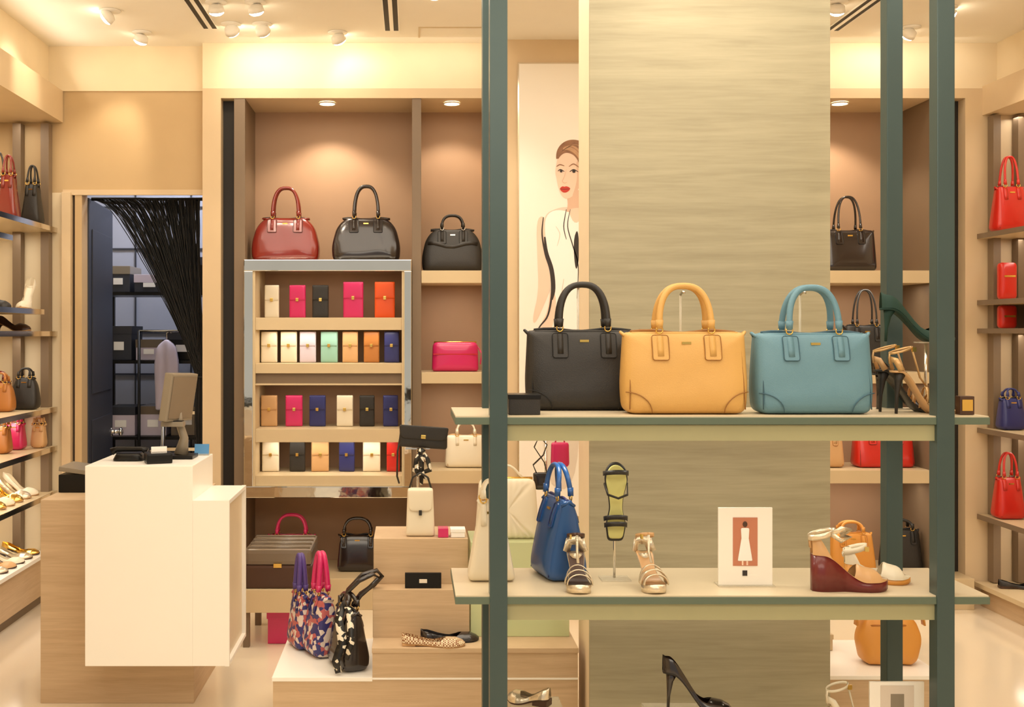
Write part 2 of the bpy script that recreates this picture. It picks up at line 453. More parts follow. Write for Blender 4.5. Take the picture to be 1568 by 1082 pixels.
simple('trim_8', [(3.046, 3.5, YF, 6.65, 0, 2.85, 'trim')])
simple('pier_center', [(.43, 1.50, 6.05, 6.519, 0, 2.796, 'trim')])
simple('trim_10', [(.43, 1.50, 6.05, 6.119, 2.796, CZ, 'trim')])
for nm, a, c in (('trim_1', -1.058, -.986), ('trim_2', 2.96, 3.046)):
    simple(nm, [(a, c, 6.20, 6.519, .17, 2.796, 'darkstrip')])
for nm, a, c in (('trim_3', -.986, -.925), ('trim_4', -.004, .047), ('trim_5', 1.84, 1.89), ('trim_6', 2.86, 2.90)):
    simple(nm, [(a, c, 6.125, 6.519, .17, 2.796, 'upright', .003)])
simple('niche_plinth', [(-1.058, .429, 6.02, 6.518, 0, .17, 'shelfface', .004)])
simple('niche_base', [(1.501, 3.046, 6.02, 6.518, 0, .17, 'shelfface', .004)])
for a, c in ((.048, .429), (1.891, 2.859), (1.501, 1.839)):
    for z0, z1 in ((1.777, 1.846), (1.223, 1.284), (.672, .744)):
        simple('niche_shelf', [(a, c, 6.12, 6.518, z0, z1, 'shelfface', .003)])

b = B('mirrored_display_cabinet')
x0, x1 = -.924, -.006
b.box(x0, x1, 6.49, 6.515, .60, 1.903, 'niche')
b.box(x0, -.875, 6.07, 6.49, .60, 1.84, 'mirror', .003); b.box(-.048, x1, 6.07, 6.49, .60, 1.84, 'mirror', .003)
b.box(x0, x1, 6.07, 6.49, 1.84, 1.903, 'mirror', .004)
b.box(x0, x1, 6.065, 6.49, .60, .663, 'mirror', .004)
for sgx in (-.875, -.060):
    b.box(sgx, sgx+.012, 6.08, 6.49, .663, 1.84, 'shelfface')
for z0, z1 in ((1.518, 1.586), (1.28, 1.334), (.902, .974), (.663, .719)):
    b.box(-.863, -.060, 6.09, 6.49, z0, z1, 'shelfface', .002)
b.box(-.863, -.060, 6.11, 6.49, 1.223, 1.28, 'upright')
b.box(-.863, -.060, 6.09, 6.49, 1.215, 1.224, 'shelfface')
b.done()

def wallet(px, z, w, h, m, Y=6.26, lean=0):
    b = B('wallet')
    b.pillow(trap(w, w, h, .006, .006, .03), .028, m, 6)
    b.pillow([(x*.98, z_*.45+h*.54) for x, z_ in trap(w, w*.94, h, .01, .02, .03)], .012, m, 6, yoff=-.012)
    b.tube([(-w*.48, -.0155, h*.54), (w*.48, -.0155, h*.54)], .0015, m, 4)
    b.box(-.008, .008, -.024, -.014, h*.50, h*.60, 'gold', .002)
    b.done((px, Y, z+.001), lean)
rows = [
 (1.586, .185, [(-.795,.081,'l_cream'),(-.650,.092,'l_pink'),(-.521,.092,'l_black'),(-.335,.114,'l_pink'),(-.158,.114,'l_orange')]),
 (1.334, .175, [(-.81,.092,'l_cream'),(-.699,.092,'l_cream'),(-.592,.092,'l_lav'),(-.471,.096,'l_mint'),(-.353,.088,'l_tan'),(-.232,.088,'l_caramel'),(-.118,.085,'l_navy')]),
 (.974, .175, [(-.81,.092,'l_tan'),(-.67,.096,'l_pink'),(-.537,.092,'l_navy'),(-.383,.092,'l_cream'),(-.258,.085,'l_black'),(-.125,.085,'l_navy')]),
 (.719, .175, [(-.802,.096,'l_cream'),(-.651,.088,'l_black'),(-.523,.099,'l_tan'),(-.372,.088,'l_navy'),(-.232,.099,'l_cream'),(-.11,.074,'l_red2')])]
for z, h, items in rows:
    for x, w, m in items:
        wallet(x, z, w, h if w < .11 else h*1.1, m, Y=6.27, lean=random.uniform(-6, 6))

# poster with fashion illustration
b = B('fashion_poster_lightbox')
ox, oz = .57, 2.97; u = .00356
b.box(ox, 1.36, 6.03, 6.049, .50, oz, 'chrome')
b.box(ox+.008, 1.352, 6.026, 6.031, .508, oz-.008, 'poster')
def smoothp(p):
    for _ in range(2):
        q = []
        for i in range(len(p)):
            a = p[i]; c = p[(i+1) % len(p)]
            q.append((a[0]*.75+c[0]*.25, a[1]*.75+c[1]*.25)); q.append((a[0]*.25+c[0]*.75, a[1]*.25+c[1]*.75))
        p = q
    return p
def pg(pts, m, lay):
    y = 6.0255-lay*.0008
    vs = [(ox+a*u, y, oz-c*u) for a, c in smoothp(pts)]
    b.add(vs, [tuple(range(len(vs)))], m, False)
def pl(pts, w, m, lay):
    y = 6.0255-lay*.0008
    P = [Vector(p) for p in pts]; Q = []
    for i in range(len(P)-1):
        p0 = P[max(0,i-1)]; p1 = P[i]; p2 = P[i+1]; p3 = P[min(len(P)-1,i+2)]
        for j in range(5):
            t = j/5; Q.append(0.5*((2*p1)+(-p0+p2)*t+(2*p0-5*p1+4*p2-p3)*t*t+(-p0+3*p1-3*p2+p3)*t**3))
    Q.append(P[-1]); n = len(Q)
    ws = [w*u*(.35+.65*math.sin(math.pi*min(1, max(0, (i+1)/(n+1))))) for i in range(n)]
    vs = []; fs = []
    for i, q in enumerate(Q):
        a = Q[max(0,i-1)]; c = Q[min(n-1,i+1)]; d = (c-a).normalized(); nn = Vector((-d.y, d.x))*ws[i]/2
        vs += [(ox+q.x*u+nn.x, y, oz-q.y*u-nn.y), (ox+q.x*u-nn.x, y, oz-q.y*u+nn.y)]
        if i: k = (i-1)*2; fs.append((k, k+1, k+3, k+2))
    b.add(vs, fs, m, False)
pg([(58,150),(59,134),(68,122),(82,117),(98,120),(110,134),(116,158),(116,186),(112,214),(104,226),(97,215),(96,180),(90,150),(76,140),(64,142)], 'hair', 1)
pg([(74,200),(94,190),(96,214),(106,228),(90,240),(72,232),(77,218)], 'skin2', 1.5)
pg([(60,148),(63,136),(74,129),(88,130),(96,142),(99,162),(97,184),(90,198),(80,207),(72,208),(65,201),(61,188),(59,176),(57,168)], 'skin', 2)
pg([(88,150),(97,150),(99,166),(96,186),(89,199),(82,206),(88,190),(91,172)], 'skin2', 2.3)
pg([(60,150),(61,136),(70,124),(84,120),(98,126),(107,146),(108,180),(100,200),(98,176),(94,154),(86,141),(74,137),(66,141)], 'hair', 3)
pg([(66,133),(76,126),(90,128),(100,142),(104,170),(99,160),(92,144),(80,134)], 'hair2', 3.3)
for k in range(5): pl([(64+k*3,138-k*2.4),(80+k*3,129-k*1.2),(96+k*2,142-k),(104+k,172)], .8, 'hair2' if k % 2 else 'hair', 3.5)
pl([(59,159),(64,156),(71,158)], 1.6, 'hair', 4); pl([(78,159),(85,155),(93,160)], 1.6, 'hair', 4)
pl([(61,166),(65,163.5),(71,166.5)], 1.5, 'ink', 4); pl([(79,167),(85,163.5),(92,167)], 1.5, 'ink', 4)
pg([(64,164),(68,164),(68,168),(64,168)], 'ink', 4.1); pg([(83,164),(88,164),(88,168.5),(83,168.5)], 'ink', 4.1)
pl([(74,163),(71,174),(68,181),(71,184),(75,183)], 1.2, 'skin2', 4)
pg([(63,193),(68,188.5),(71,190),(74,188.5),(81,192),(76,198),(69,199)], 'lips', 4)
pl([(64,193),(71,193.5),(80,192.5)], .7, 'ink', 4.4)
pg([(40,232),(60,222),(76,220),(104,226),(126,222),(146,232),(152,262),(146,300),(140,360),(144,430),(120,460),(60,460),(44,430),(50,360),(44,300),(38,262)], 'shade', 1)
pg([(42,233),(60,223),(90,232),(124,223),(144,233),(149,262),(142,300),(137,360),(140,428),(118,456),(62,456),(48,428),(54,360),(48,300),(41,262)], 'paper', 2)
pg([(76,226),(88,250),(104,228),(98,222),(84,222)], 'skin', 2.6)
pl([(39,236),(37,262),(42,292),(50,318),(52,350),(46,385),(34,402),(26,416)], 3.2, 'ink', 3)
pl([(41,266),(44,290),(52,316),(55,345),(52,362)], 5.5, 'ink', 3.2)
pl([(80,224),(76,250),(84,280),(92,310),(90,360)], 1.6, 'ink', 3)
pl([(74,224),(70,250),(74,270)], 1.4, 'ink', 3)
pg([(84,272),(92,250),(94,300),(88,322)], 'ink', 3)
pl([(58,250),(64,262),(60,280)], 1, 'shade', 3); pl([(110,300),(104,340),(112,380)], 1.4, 'shade', 3); pl([(70,330),(66,370),(72,420)], 1.4, 'shade', 3)
pl([(146,236),(152,262),(146,300),(142,360)], 2.8, 'ink', 3)
pg([(28,240),(40,232),(46,260),(44,300),(52,340),(40,370),(26,400),(22,392),(32,350),(30,300)], 'skin', 1.2)
pg([(50,340),(46,380),(34,400),(30,430),(22,470),(16,500),(24,505),(36,470),(44,440),(54,400),(60,360)], 'skin', 2.5)
pg([(44,430),(60,456),(120,456),(144,430),(150,520),(148,650),(104,650),(96,520),(88,650),(44,650),(36,520)], 'shade', 1.3)
b.done()

# ================================================================== BACK ROOM
simple('wall_back_room', [(-2.36, -.96, 8.0, 8.1, 0, CZ, 'backroom')])
simple('wall_back_room_side', [(-1.06, -.96, 6.66, 7.98, 0, CZ, 'backroom')])
b = B('trim_9')
for z in [.3+.3*i for i in range(9)]: b.box(-2.3, -1.07, 7.985, 7.995, z, z+.012, 'doorblue')
for x in (-2.0, -1.6, -1.25): b.box(x, x+.01, 7.985, 7.995, 0, 3, 'doorblue')
b.done()
b = B('storage_shelving_rack')
for x in (-2.1, -1.12):
    for y in (7.3, 7.7): b.box(x, x+.03, y, y+.03, 0, 1.96, 'black_metal')
for z in (.3, .8, 1.3, 1.75): b.box(-2.1, -1.09, 7.3, 7.73, z, z+.02, 'black_metal')
b.done()
cols = ['doorblue', 'casegrey', 'l_lav', 'doorblue', 'screen', 'black_metal', 'doorblue']
for z in (.321, .821, 1.321, 1.771):
    x = -2.03
    while x < -1.32:
        w = random.uniform(.12, .22); h = random.uniform(.1, .3)
        b = B('cardboard_box'); m = random.choice(cols)
        b.box(0, w, 0, .3, 0, h, m, .004); b.box(-.003, w+.003, -.003, .303, h-.05, h+.004, random.choice(cols), .003)
        b.box(w*.3, w*.7, -.005, 0, h*.3, h*.55, 'paper')
        b.done((x, 7.36, z+.001)); x += w+.03
b = B('step_ladder')
for x in (-1.62, -1.30):
    b.tube([(x, 7.0, 0), (x+.02*(1 if x < -1.5 else -1), 7.15, 1.0)], .014, 'chrome', 8)
for z in (.25, .5, .75, .98): b.box(-1.61, -1.31, 7.0+.15*z-.03, 7.0+.15*z+.05, z, z+.02, 'chrome')
b.done()
b = B('garment_bag')
b.pillow(rpoly([(-.07,0),(.07,0),(.08,.3),(.06,.42),(.01,.46),(-.01,.46),(-.06,.42),(-.08,.3)], [.01,.01,.03,.03,.01,.01,.03,.03], .02), .06, 'l_lav', 4, lambda x, z: 1+.2*math.sin(x*90))
b.tube([(0,0,.45),(0,0,.50),(.02,0,.52),(.03,0,.50)], .004, 'chrome', 6); b.done((-1.60, 7.22, 1.0))
b = B('coat_rail'); b.cyl((-1.78, 7.22, 1.515), (-1.08, 7.22, 1.515), .008, 'chrome'); b.cyl((-1.78,7.22,0),(-1.78,7.22,1.515),.01,'black_metal'); b.cyl((-1.08,7.22,0),(-1.08,7.22,1.515),.01,'black_metal'); b.done()
b = B('door_1')
b.box(0, .74, 0, .04, .01, 2.27, 'doorblue', .004)
b.box(.08, .66, -.006, 0, .2, 1.0, 'doorblue', .004); b.box(.08, .66, -.006, 0, 1.15, 2.1, 'doorblue', .004)
b.cyl((.68, -.05, .88), (.68, 0, .88), .012, 'chrome'); b.tube([(.68, -.075, .88), (.68, -.065, .88), (.68, -.05, .88)], [.01, .028, .022], 'chrome', 14)
b.cyl((.68, -.008, .88), (.68, 0, .88), .03, 'chrome')
b.done((-1.84, 6.31, 0), 95)

b = B('string_curtain')
b.cyl((-1.84, 6.36, 2.268), (-1.17, 6.36, 2.268), .010, 'black_metal')
for i in range(280):
    f = i/279; xt = -1.82+.60*f**.75
    tx = -1.20+random.uniform(-.02, .02)+(1-f)*-.02; tz = 1.27+random.uniform(-.04, .04)
    yy = 6.36+random.uniform(-.03, .03)
    sag = random.uniform(.0, .05)*(1-f*.6)
    pts = []
    for j in range(13):
        t = j/12
        x = xt+(tx-xt)*(t**.95)-sag*math.sin(math.pi*t)+random.uniform(-.003, .003)
        z = 2.262+(tz-2.262)*(t**(1.05+.5*(1-f)))
        pts.append((x, yy, z))
    pts.append((tx-.005, yy, 1.0)); pts.append((tx+random.uniform(-.01, .03), yy, .3))
    b.tube(pts, .0028, 'cord', 3, caps=False)
b.tube([(-1.205+.04*math.cos(a), 6.36+.04*math.sin(a), 1.25) for a in [2*math.pi*j/16 for j in range(16)]], .006, 'cord', 6, closed=True)
b.done()

# ================================================================== CEILING FITTINGS
def vent(x, ya, yb):
    b = B('ceiling_slot_vent')
    b.box(x-.035, x-.010, ya, yb, CZ-.004, CZ-.0005, 'darkstrip'); b.box(x+.010, x+.035, ya, yb, CZ-.004, CZ-.0005, 'darkstrip')
    b.box(x-.04, x-.035, ya, yb, CZ-.006, CZ-.0005, 'white'); b.box(x-.010, x+.010, ya, yb, CZ-.006, CZ-.0005, 'white'); b.box(x+.035, x+.04, ya, yb, CZ-.006, CZ-.0005, 'white')
    b.done()
vent(-1.06, 4.3, 5.82); vent(-.11, 4.3, 5.86); vent(2.21, 4.3, 5.86)
simple('ceiling_access_panel', [(.03, .40, 5.80, 5.81, CZ-.004, CZ, 'shelfface'), (.03, .04, 5.81, 6.0, CZ-.004, CZ, 'shelfface')])
LC = (1, .88, .70)
def spot(x, y, tx, ty, tz, energy=30, ang=55, z=CZ, name='ceiling_spotlight', blend=.8):
    b = B(name)
    c = V(x, y, z-.024)
    d = (V(tx, ty, tz)-c).normalized()
    b.cyl((x, y, z-.001), (x, y, z-.006), .052, 'white', 20)
    b.tube([c-d*.012, c-d*.004, c+d*.024], [.018, .034, .040], 'white', 18, caps=True)
    b.tube([c+d*.0242, c+d*.032, c+d*.040, c+d*.043], [.036, .034, .022, .006], 'glow', 18)
    ob = b.done()
    l = bpy.data.lights.new(name+'_lamp', 'SPOT'); l.energy = energy; l.spot_size = math.radians(ang); l.spot_blend = blend
    l.color = LC; l.shadow_soft_size = .04
    lo = bpy.data.objects.new(name+'_lamp', l); bpy.context.collection.objects.link(lo)
    lo.location = c+d*.055; lo.rotation_euler = d.to_track_quat('-Z', 'Y').to_euler(); lo.parent = ob
    return ob
def area(name, loc, sx, sy, energy, color=(1, .91, .77), rot=(0,0,0), spread=180):
    l = bpy.data.lights.new(name, 'AREA'); l.shape = 'RECTANGLE'; l.size = sx; l.size_y = sy; l.energy = energy; l.color = color
    l.spread = math.radians(spread)
    o = bpy.data.objects.new(name, l); bpy.context.collection.objects.link(o); o.location = loc; o.rotation_euler = rot
    return o
spot(-1.50, 5.50, -2.0, 5.6, 2.75, 14)
spot(-1.44, 5.90, -1.75, 6.2, 2.4, 14)
spot(-.94, 5.74, -.85, 6.12, 2.85, 2.2, 100)
spot(-.78, 5.74, -.70, 6.12, 2.85, 2.2, 100)
spot(-.76, 5.36, -.5, 6.3, 1.4, 22, 40)
spot(-.95, 5.36, -.9, 6.3, 1.4, 10, 40)
spot(-.40, 5.90, -.3, 6.12, 2.85, 1.6, 110)
spot(2.05, 5.36, 2.2, 6.3, 1.6, 22, 45)
spot(2.60, 5.80, 2.5, 6.12, 2.85, 2, 110)
spot(2.62, 5.45, 3.14, 5.6, 2.5, 14)
spot(-1.4, 4.6, -2.0, 5.0, 2.2, 18)
spot(.1, 5.1, .5, 6.1, 1.9, 22, 50)
spot(.95, 3.55, 1.05, 4.0, 2.4, 7, 80)
def down(x, y, z, e, r=.045):
    b = B('recessed_downlight')
    b.tube([(x+r*math.cos(a), y+r*math.sin(a), z-.006) for a in [2*math.pi*j/20 for j in range(20)]], .005, 'white', 6, closed=True)
    b.cyl((x, y, z-.006), (x, y, z-.001), r*.85, 'glow', 20)
    ob = b.done()
    l = bpy.data.lights.new('downlight_lamp', 'SPOT'); l.energy = e; l.spot_size = math.radians(115); l.spot_blend = .5; l.color = (1, .85, .66); l.shadow_soft_size = .03
    lo = bpy.data.objects.new('downlight_lamp', l); bpy.context.collection.objects.link(lo); lo.location = (x, y, z-.02); lo.parent = ob
    d = V(0, .12, -1); lo.rotation_euler = d.to_track_quat('-Z', 'Y').to_euler()
down(-.48, 6.24, 2.796, 20); down(.22, 6.24, 2.796, 11); down(2.40, 6.24, 2.796, 18); down(1.67, 6.24, 2.796, 8)

area('ceiling_fill_light', (.5, 3.6, 3.06), 4.0, 3.0, 105)  # added fill lamp without a fixture, lifts the whole room
area('ceiling_fill_light', (.6, .6, 3.0), 4.0, 2.0, 92, rot=(math.radians(25), 0, 0))  # added fill near the camera, tilted towards the front display, no fixture
area('cove_light', (-1.9, 4.6, 2.9), .1, 3.0, 4, rot=(0, math.radians(-120), 0))
area('soffit_fill_light', (-.3, 5.95, 3.07), 1.5, .04, 1.4, rot=(math.radians(35), 0, 0))  # added lamp without a fixture, gives the soffit an even glow
area('soffit_fill_light', (2.3, 5.95, 3.07), 1.5, .04, 1.4, rot=(math.radians(35), 0, 0))  # same added soffit fill for the right half
for z in (1.51, .895):
    area('cabinet_strip_light', (-.46, 6.2, z), .7, .05, 1.0)
for z in (1.835, 1.21):
    area('cabinet_strip_light', (-.46, 6.2, z), .7, .05, .6)
for z in (1.77, 1.215, .665):
    area('niche_strip_light', (.23, 6.25, z), .3, .05, .9)
    area('niche_strip_light', (2.4, 6.25, z), .8, .05, 1.8)
area('backroom_tube_light', (-1.5, 7.2, 3.05), .8, .4, 26, (.82, .88, 1))
for z in (2.05, 1.475, 1.055, .84, .59):
    area('shelf_strip_light', (-2.17, 5.4, z), .05, 1.4, 2.4)
for z in (2.01, 1.49, .945, .47):
    area('shelf_strip_light', (3.3, 5.4, z), .05, 1.3, 1.8)
area('shelf_strip_light', (-2.15, 5.4, 2.66), .05, 1.4, 3.5)
area('shelf_strip_light', (3.3, 5.4, 2.68), .05, 1.4, 2.6)
w = bpy.data.worlds.new('World'); scene.world = w; w.use_nodes = True
w.node_tree.nodes['Background'].inputs[0].default_value = (1, .93, .82, 1)
w.node_tree.nodes['Background'].inputs[1].default_value = .55

# ================================================================== SIDE SHELVING
b = B('display_shelves')
for z, yend in [(2.086, 6.19), (1.985, 5.5), (1.627, 5.97), (1.51, 6.19), (1.09, 6.19), (.874, 6.19), (.624, 6.19)]:
    b.box(-2.355, -1.985, 3.0, yend, z-.026, z, 'shelfface'); b.box(-1.985, -1.981, 3.0, yend, z-.026, z+.001, 'chrome')
for x in (-2.21, -2.055): b.box(x, x+.045, 6.13, 6.19, .30, 2.66, 'upright')
b.done()
b = B('display_shelves')
for z, yend in [(2.045, 6.11), (1.68, 6.11), (1.525, 6.11), (.98, 6.11), (.505, 6.11)]:
    b.box(3.11, 3.495, 3.0, yend, z-.026, z, 'shelfface'); b.box(3.106, 3.11, 3.0, yend, z-.026, z+.001, 'upright')
for x in (3.165, 3.30): b.box(x, x+.04, 6.05, 6.11, .14, 2.69, 'upright')
b.done()
simple('base_cabinet', [(-2.355, -2.04, 2.5, 6.19, .06, .27, 'ctwood'), (-2.355, -2.02, 2.5, 6.19, .27, .29, 'white'), (-2.355, -2.07, 2.5, 6.19, 0, .06, 'upright')])
simple('base_cabinet', [(3.13, 3.495, 2.5, 6.11, 0, .11, 'ctwood'), (3.09, 3.495, 2.5, 6.11, .11, .135, 'shelfface')])

# ================================================================== COLUMN
simple('wood_clad_column', [(.638, 1.504, 4.0, 4.02, 0, CZ, 'colwood'), (.640, 1.502, 4.02, 4.28, 0, CZ, 'coledge')])

# ================================================================== FRONT DISPLAY SHELF
b = B('display_shelving_unit')
YA, YB = 3.23, 3.617
for x in (.224, 1.524):
    for y in (YA-.004, YB-.049):
        b.box(x, x+.0515, y, y+.0515, 0, CZ, 'post', .003)
for zt in (1.259, .736, .215):
    b.box(.1235, 1.68, YA, YB, zt-.025, zt-.004, 'shelfgreen', .002)
    b.box(.125, 1.678, YA+.004, YB-.002, zt-.004, zt, 'shelftop')
    b.box(.276, 1.524, YA+.012, YA+.040, zt-.073, zt-.027, 'shelfrail')
    b.box(.276, 1.524, YB-.040, YB-.012, zt-.073, zt-.027, 'shelfrail')
    for x in (.26, 1.53): b.box(x, x+.02, YA+.05, YB-.05, zt-.06, zt-.027, 'post')
    for x in (.55, .90, 1.25): b.cyl((x, 3.42, zt-.030), (x, 3.42, zt-.026), .03, 'glow', 18)
b.done()
for x in (.45, .90, 1.35): area('shelf_downlight', (x, 3.42, 1.22), .08, .08, .7)
ST, SL = 1.2595, .7365

handbag('yellow_leather_handbag', (.813, 3.345, ST), .374, .246, .15, 'l_yellow', 'l_ystitch', hw=.155, hh=.137, hr=.0095, corners=True, taper=.45, wt=.96, crease=.05, n=5)
handbag('teal_leather_handbag', (1.197, 3.345, ST), .352, .243, .15, 'l_blue', 'l_bstitch', hw=.148, hh=.135, hr=.0095, corners=True, taper=.45, wt=.96, crease=.05, n=5)
handbag('black_leather_handbag', (.535, 3.505, ST), .362, .252, .14, 'l_black', 'l_kstitch', hw=.15, hh=.142, hr=.0095, corners=True, taper=.45, wt=.96, crease=.05, n=5)
for x, y, h in ((.535, 3.592, .385), (.83, 3.44, .36), (1.20, 3.44, .36)):
    b = B('acrylic_bag_stand')
    b.box(x-.03, x+.03, y-.008, y+.012, 0, .004, 'clear'); b.tube([(x, y, .004), (x, y, h)], .004, 'clear', 8)
    b.tube([(x, y, h), (x, y-.03, h+.01), (x, y-.045, h+.004)], .004, 'chrome', 8)
    b.done((0, 0, ST))
simple('black_display_box', [(.283, .376, 3.27, 3.36, 0, .058, 'l_black', .003), (.281, .378, 3.268, 3.362, .046, .060, 'black_metal', .002)], (0, 0, ST))
simple('price_block', [(1.612, 1.655, 3.27, 3.30, 0, .055, 'l_brown', .003), (1.618, 1.649, 3.268, 3.27, .012, .045, 'gold')], (0, 0, ST))

shoe('strappy_heeled_sandal', (1.43, 3.32, ST), 4, .20, .125, 'sandal', 'stiletto', 'l_gold', 'l_tan', 'l_gold', heel_mat='l_black', bw=.6, ank=.06)
shoe('strappy_heeled_sandal', (1.415, 3.40, ST), 0, .21, .125, 'sandal', 'stiletto', 'l_tan', 'l_black', 'l_gold', heel_mat='l_black', bw=.55, ank=.065)
b = B('shoe_riser'); b.box(-.03, .03, -.018, .018, 0, .004, 'clear'); b.cyl((0,0,.004), (0,0,.21), .005, 'chrome'); b.box(-.03, .03, -.018, .018, .21, .214, 'clear'); b.done((1.60, 3.462, ST))
shoe('green_suede_heel', (1.46, 3.465, ST+.215), 0, .23, .10, 'pump', 'stiletto', 'l_green', 'l_green')
shoe('black_heeled_pump', (1.46, 3.525, ST), 0, .21, .11, 'pump', 'stiletto', 'l_blackgl', 'l_black')

# lower shelf
handbag('cream_leather_handbag', (.243, 3.455, SL), .15, .245, .12, 'l_cream', 'l_tan', wt=.42, rb=.02, rt=.02, taper=.5, hw=.05, hh=.06, hr=.006, patches=False)
handbag('cobalt_leather_handbag', (.458, 3.498, SL), .20, .25, .15, 'l_cobalt', 'l_navy', rz=-78, wt=.95, taper=.72, hw=.11, hh=.10, hr=.008, n=5)
shoe('silver_platform_sandal', (.494, 3.388, SL), -92, .15, .075, 'sandal', 'stiletto', 'silver', 'silver', plat=.02, strap='l_brown', ank=.052)
shoe('silver_platform_sandal', (.700, 3.395, SL), -84, .155, .075, 'sandal', 'stiletto', 'silver', 'silver', plat=.02, strap='l_tan', ank=.052)
b = B('sandal_on_stand')
outl = [(-.024,0),(.024,0),(.034,.05),(.022,.10),(.026,.14),(.040,.19),(.034,.225),(.012,.245),(-.012,.245),(-.030,.225),(-.034,.19),(-.022,.14),(-.018,.10),(-.030,.05)]
ol = [(x, .12+z) for x, z in rpoly([(a, c) for a, c in outl], [.012]*len(outl), .02, 3)]
b.pillow(ol, .014, 'l_black', 5); b.pillow([(x*.88, .245+(z-.245)*.93) for x, z in ol], .006, 'insole', 5, yoff=-.008)
for z, w, hgt in ((.17, .034, .035), (.19, .036, .03), (.33, .038, .05)):
    b.ribbon([(w*math.cos(a), -.008-hgt*math.sin(a), z+.01*math.sin(a)) for a in [math.pi*j/12 for j in range(13)]], (0,0,1), .014, .003, 'l_black')
b.ribbon([(-.036,-.01,.30),(-.03,-.045,.27),(0,-.055,.26),(.03,-.045,.27),(.036,-.01,.30)], (0,0,1), .007, .003, 'l_black')
b.cyl((0,.012,.004), (0,.012,.28), .004, 'chrome'); b.box(-.045, .045, -.03, .04, 0, .004, 'clear')
b.done((.627, 3.44, SL))
b = B('framed_fashion_card')
b.box(-.082, .082, 0, .008, 0, .236, 'white', .002); b.box(-.038, .036, -.002, 0, .060, .206, 'photo')
b.pillow([(x-.002, z+.075) for x, z in trap(.045, .022, .07, .004, .004, .02)], .003, 'paper', 3, yoff=-.003)
b.pillow([(x-.002, z+.14) for x, z in trap(.022, .026, .035, .004, .006, .02)], .003, 'paper', 3, yoff=-.003)
b.pillow([(.007*math.cos(a)-.002, .186+.009*math.sin(a)) for a in [2*math.pi*j/12 for j in range(12)]], .003, 'l_brown', 3, yoff=-.003)
b.box(-.012, -.007, -.003, 0, .062, .078, 'skin'); b.box(.002, .007, -.003, 0, .062, .078, 'skin')
b.box(-.009, .005, -.002, 0, .030, .046, 'ink'); b.box(-.085, .085, -.02, .04, -.0, .003, 'clear')
b.done((1.007, 3.36, SL))
shoe('burgundy_wedge_sandal', (1.185, 3.30, SL), 0, .225, .078, 'wedge', 'wedge', 'l_tan', 'l_burg', strap='silver', plat=.025, ank=.060, ankr=1.15)
shoe('espadrille_wedge', (1.33, 3.42, SL), -10, .19, .04, 'wedge', 'wedge', 'l_cream', 'l_orange2', plat=.012, ank=.045)

simple('acrylic_riser', [(.72, .98, 3.33, 3.5, 0, .12, 'clear', .003)], (0, 0, .2155))
shoe('stiletto_pump', (.77, 3.42, .3375), -4, .21, .12, 'pump', 'stiletto', 'l_blackgl', 'l_black')
simple('acrylic_riser', [(.30, .46, 3.33, 3.5, 0, .14, 'clear', .003)], (0, 0, .2155))
shoe('silver_flat_shoe', (.42, 3.40, .3575), 150, .14, .02, 'flat', 'flat', 'silver', 'l_brown')
b = B('framed_fashion_card'); b.box(-.082, .082, 0, .008, 0, .236, 'white', .002); b.box(-.05, .05, -.002, 0, .05, .225, 'shade'); b.box(-.02, .02, -.003, -.002, .08, .2, 'screen'); b.done((1.457, 3.34, .2155))
shoe('cream_strappy_sandal', (1.28, 3.42, .2155), 10, .20, .12, 'sandal', 'stiletto', 'l_cream', 'l_tan', 'l_cream', bw=.7)

# ================================================================== CASH COUNTER
b = B('cash_counter')
b.box(-1.509, -.887, 4.50, 5.0, 0, .825, 'ctwood', .003)
b.box(-1.255, -.8425, 4.25, 4.68, .225, .9925, 'white', .004)
b.box(-.8425, -.720, 4.251, 4.679, .226, .859, 'white')
b.box(-.720, -.718, 4.26, 4.67, .235, .85, 'sidepanel')
b.box(-.720, -.7025, 4.25, 4.266, .225, .86, 'white'); b.box(-.720, -.7025, 4.664, 4.68, .225, .86, 'white')
b.box(-.720, -.7025, 4.266, 4.664, .845, .86, 'white'); b.box(-.720, -.7025, 4.266, 4.664, .225, .24, 'white')
b.done()
CT = .993
b = B('pos_monitor')
b.box(-.08, .07, -.07, .05, 0, .014, 'black_metal', .003)
b.tube([(.01,0,.012),(.02,.01,.08),(0,0,.15),(-.01,0,.20)], [.03,.018,.016,.022], 'screen', 10)
R = Matrix.Rotation(math.radians(8), 3, 'Y') @ Matrix.Rotation(math.radians(74), 3, 'Z')
b.box(-.11, .11, -.018, .018, .15, .345, 'screen', .006, rot=R); b.box(-.10, .10, -.021, -.018, .162, .333, 'casegrey', rot=R, piv=(0,0,.2475))
b.box(-.06, .06, .018, .03, .17, .25, 'black_metal', .004, rot=R, piv=(0,0,.2475))
b.box(-.06, .03, -.06, -.01, .13, .15, 'screen', .004)
b.box(-.055, .025, -.055, -.015, .148, .154, 'black_metal', .002)
b.done((-.955, 4.53, CT))
b = B('receipt_printer'); b.box(-.05, .05, -.05, .05, 0, .04, 'black_metal', .008); b.box(-.03, .03, -.03, .03, .04, .046, 'screen', .002); b.box(-.03, .03, -.03, -.028, .04, .065, 'paper'); b.done((-1.0, 4.36, CT), 20)
b = B('telephone'); b.pillow(trap(.13, .10, .03, .01, .01), .12, 'black_metal', 5); b.tube([(-.07,-.02,.035),(-.05,-.02,.045),(.05,-.02,.045),(.07,-.02,.035)], [.016,.01,.01,.016], 'black_metal', 10); b.done((-1.13, 4.45, CT))
b = B('card_holder'); b.box(-.03, .03, 0, .004, 0, .045, 'bluecard', rot=Matrix.Rotation(math.radians(-15), 3, 'X')); b.box(-.032, .032, -.015, .02, 0, .006, 'clear'); b.done((-.878, 4.62, CT+.001), 0)
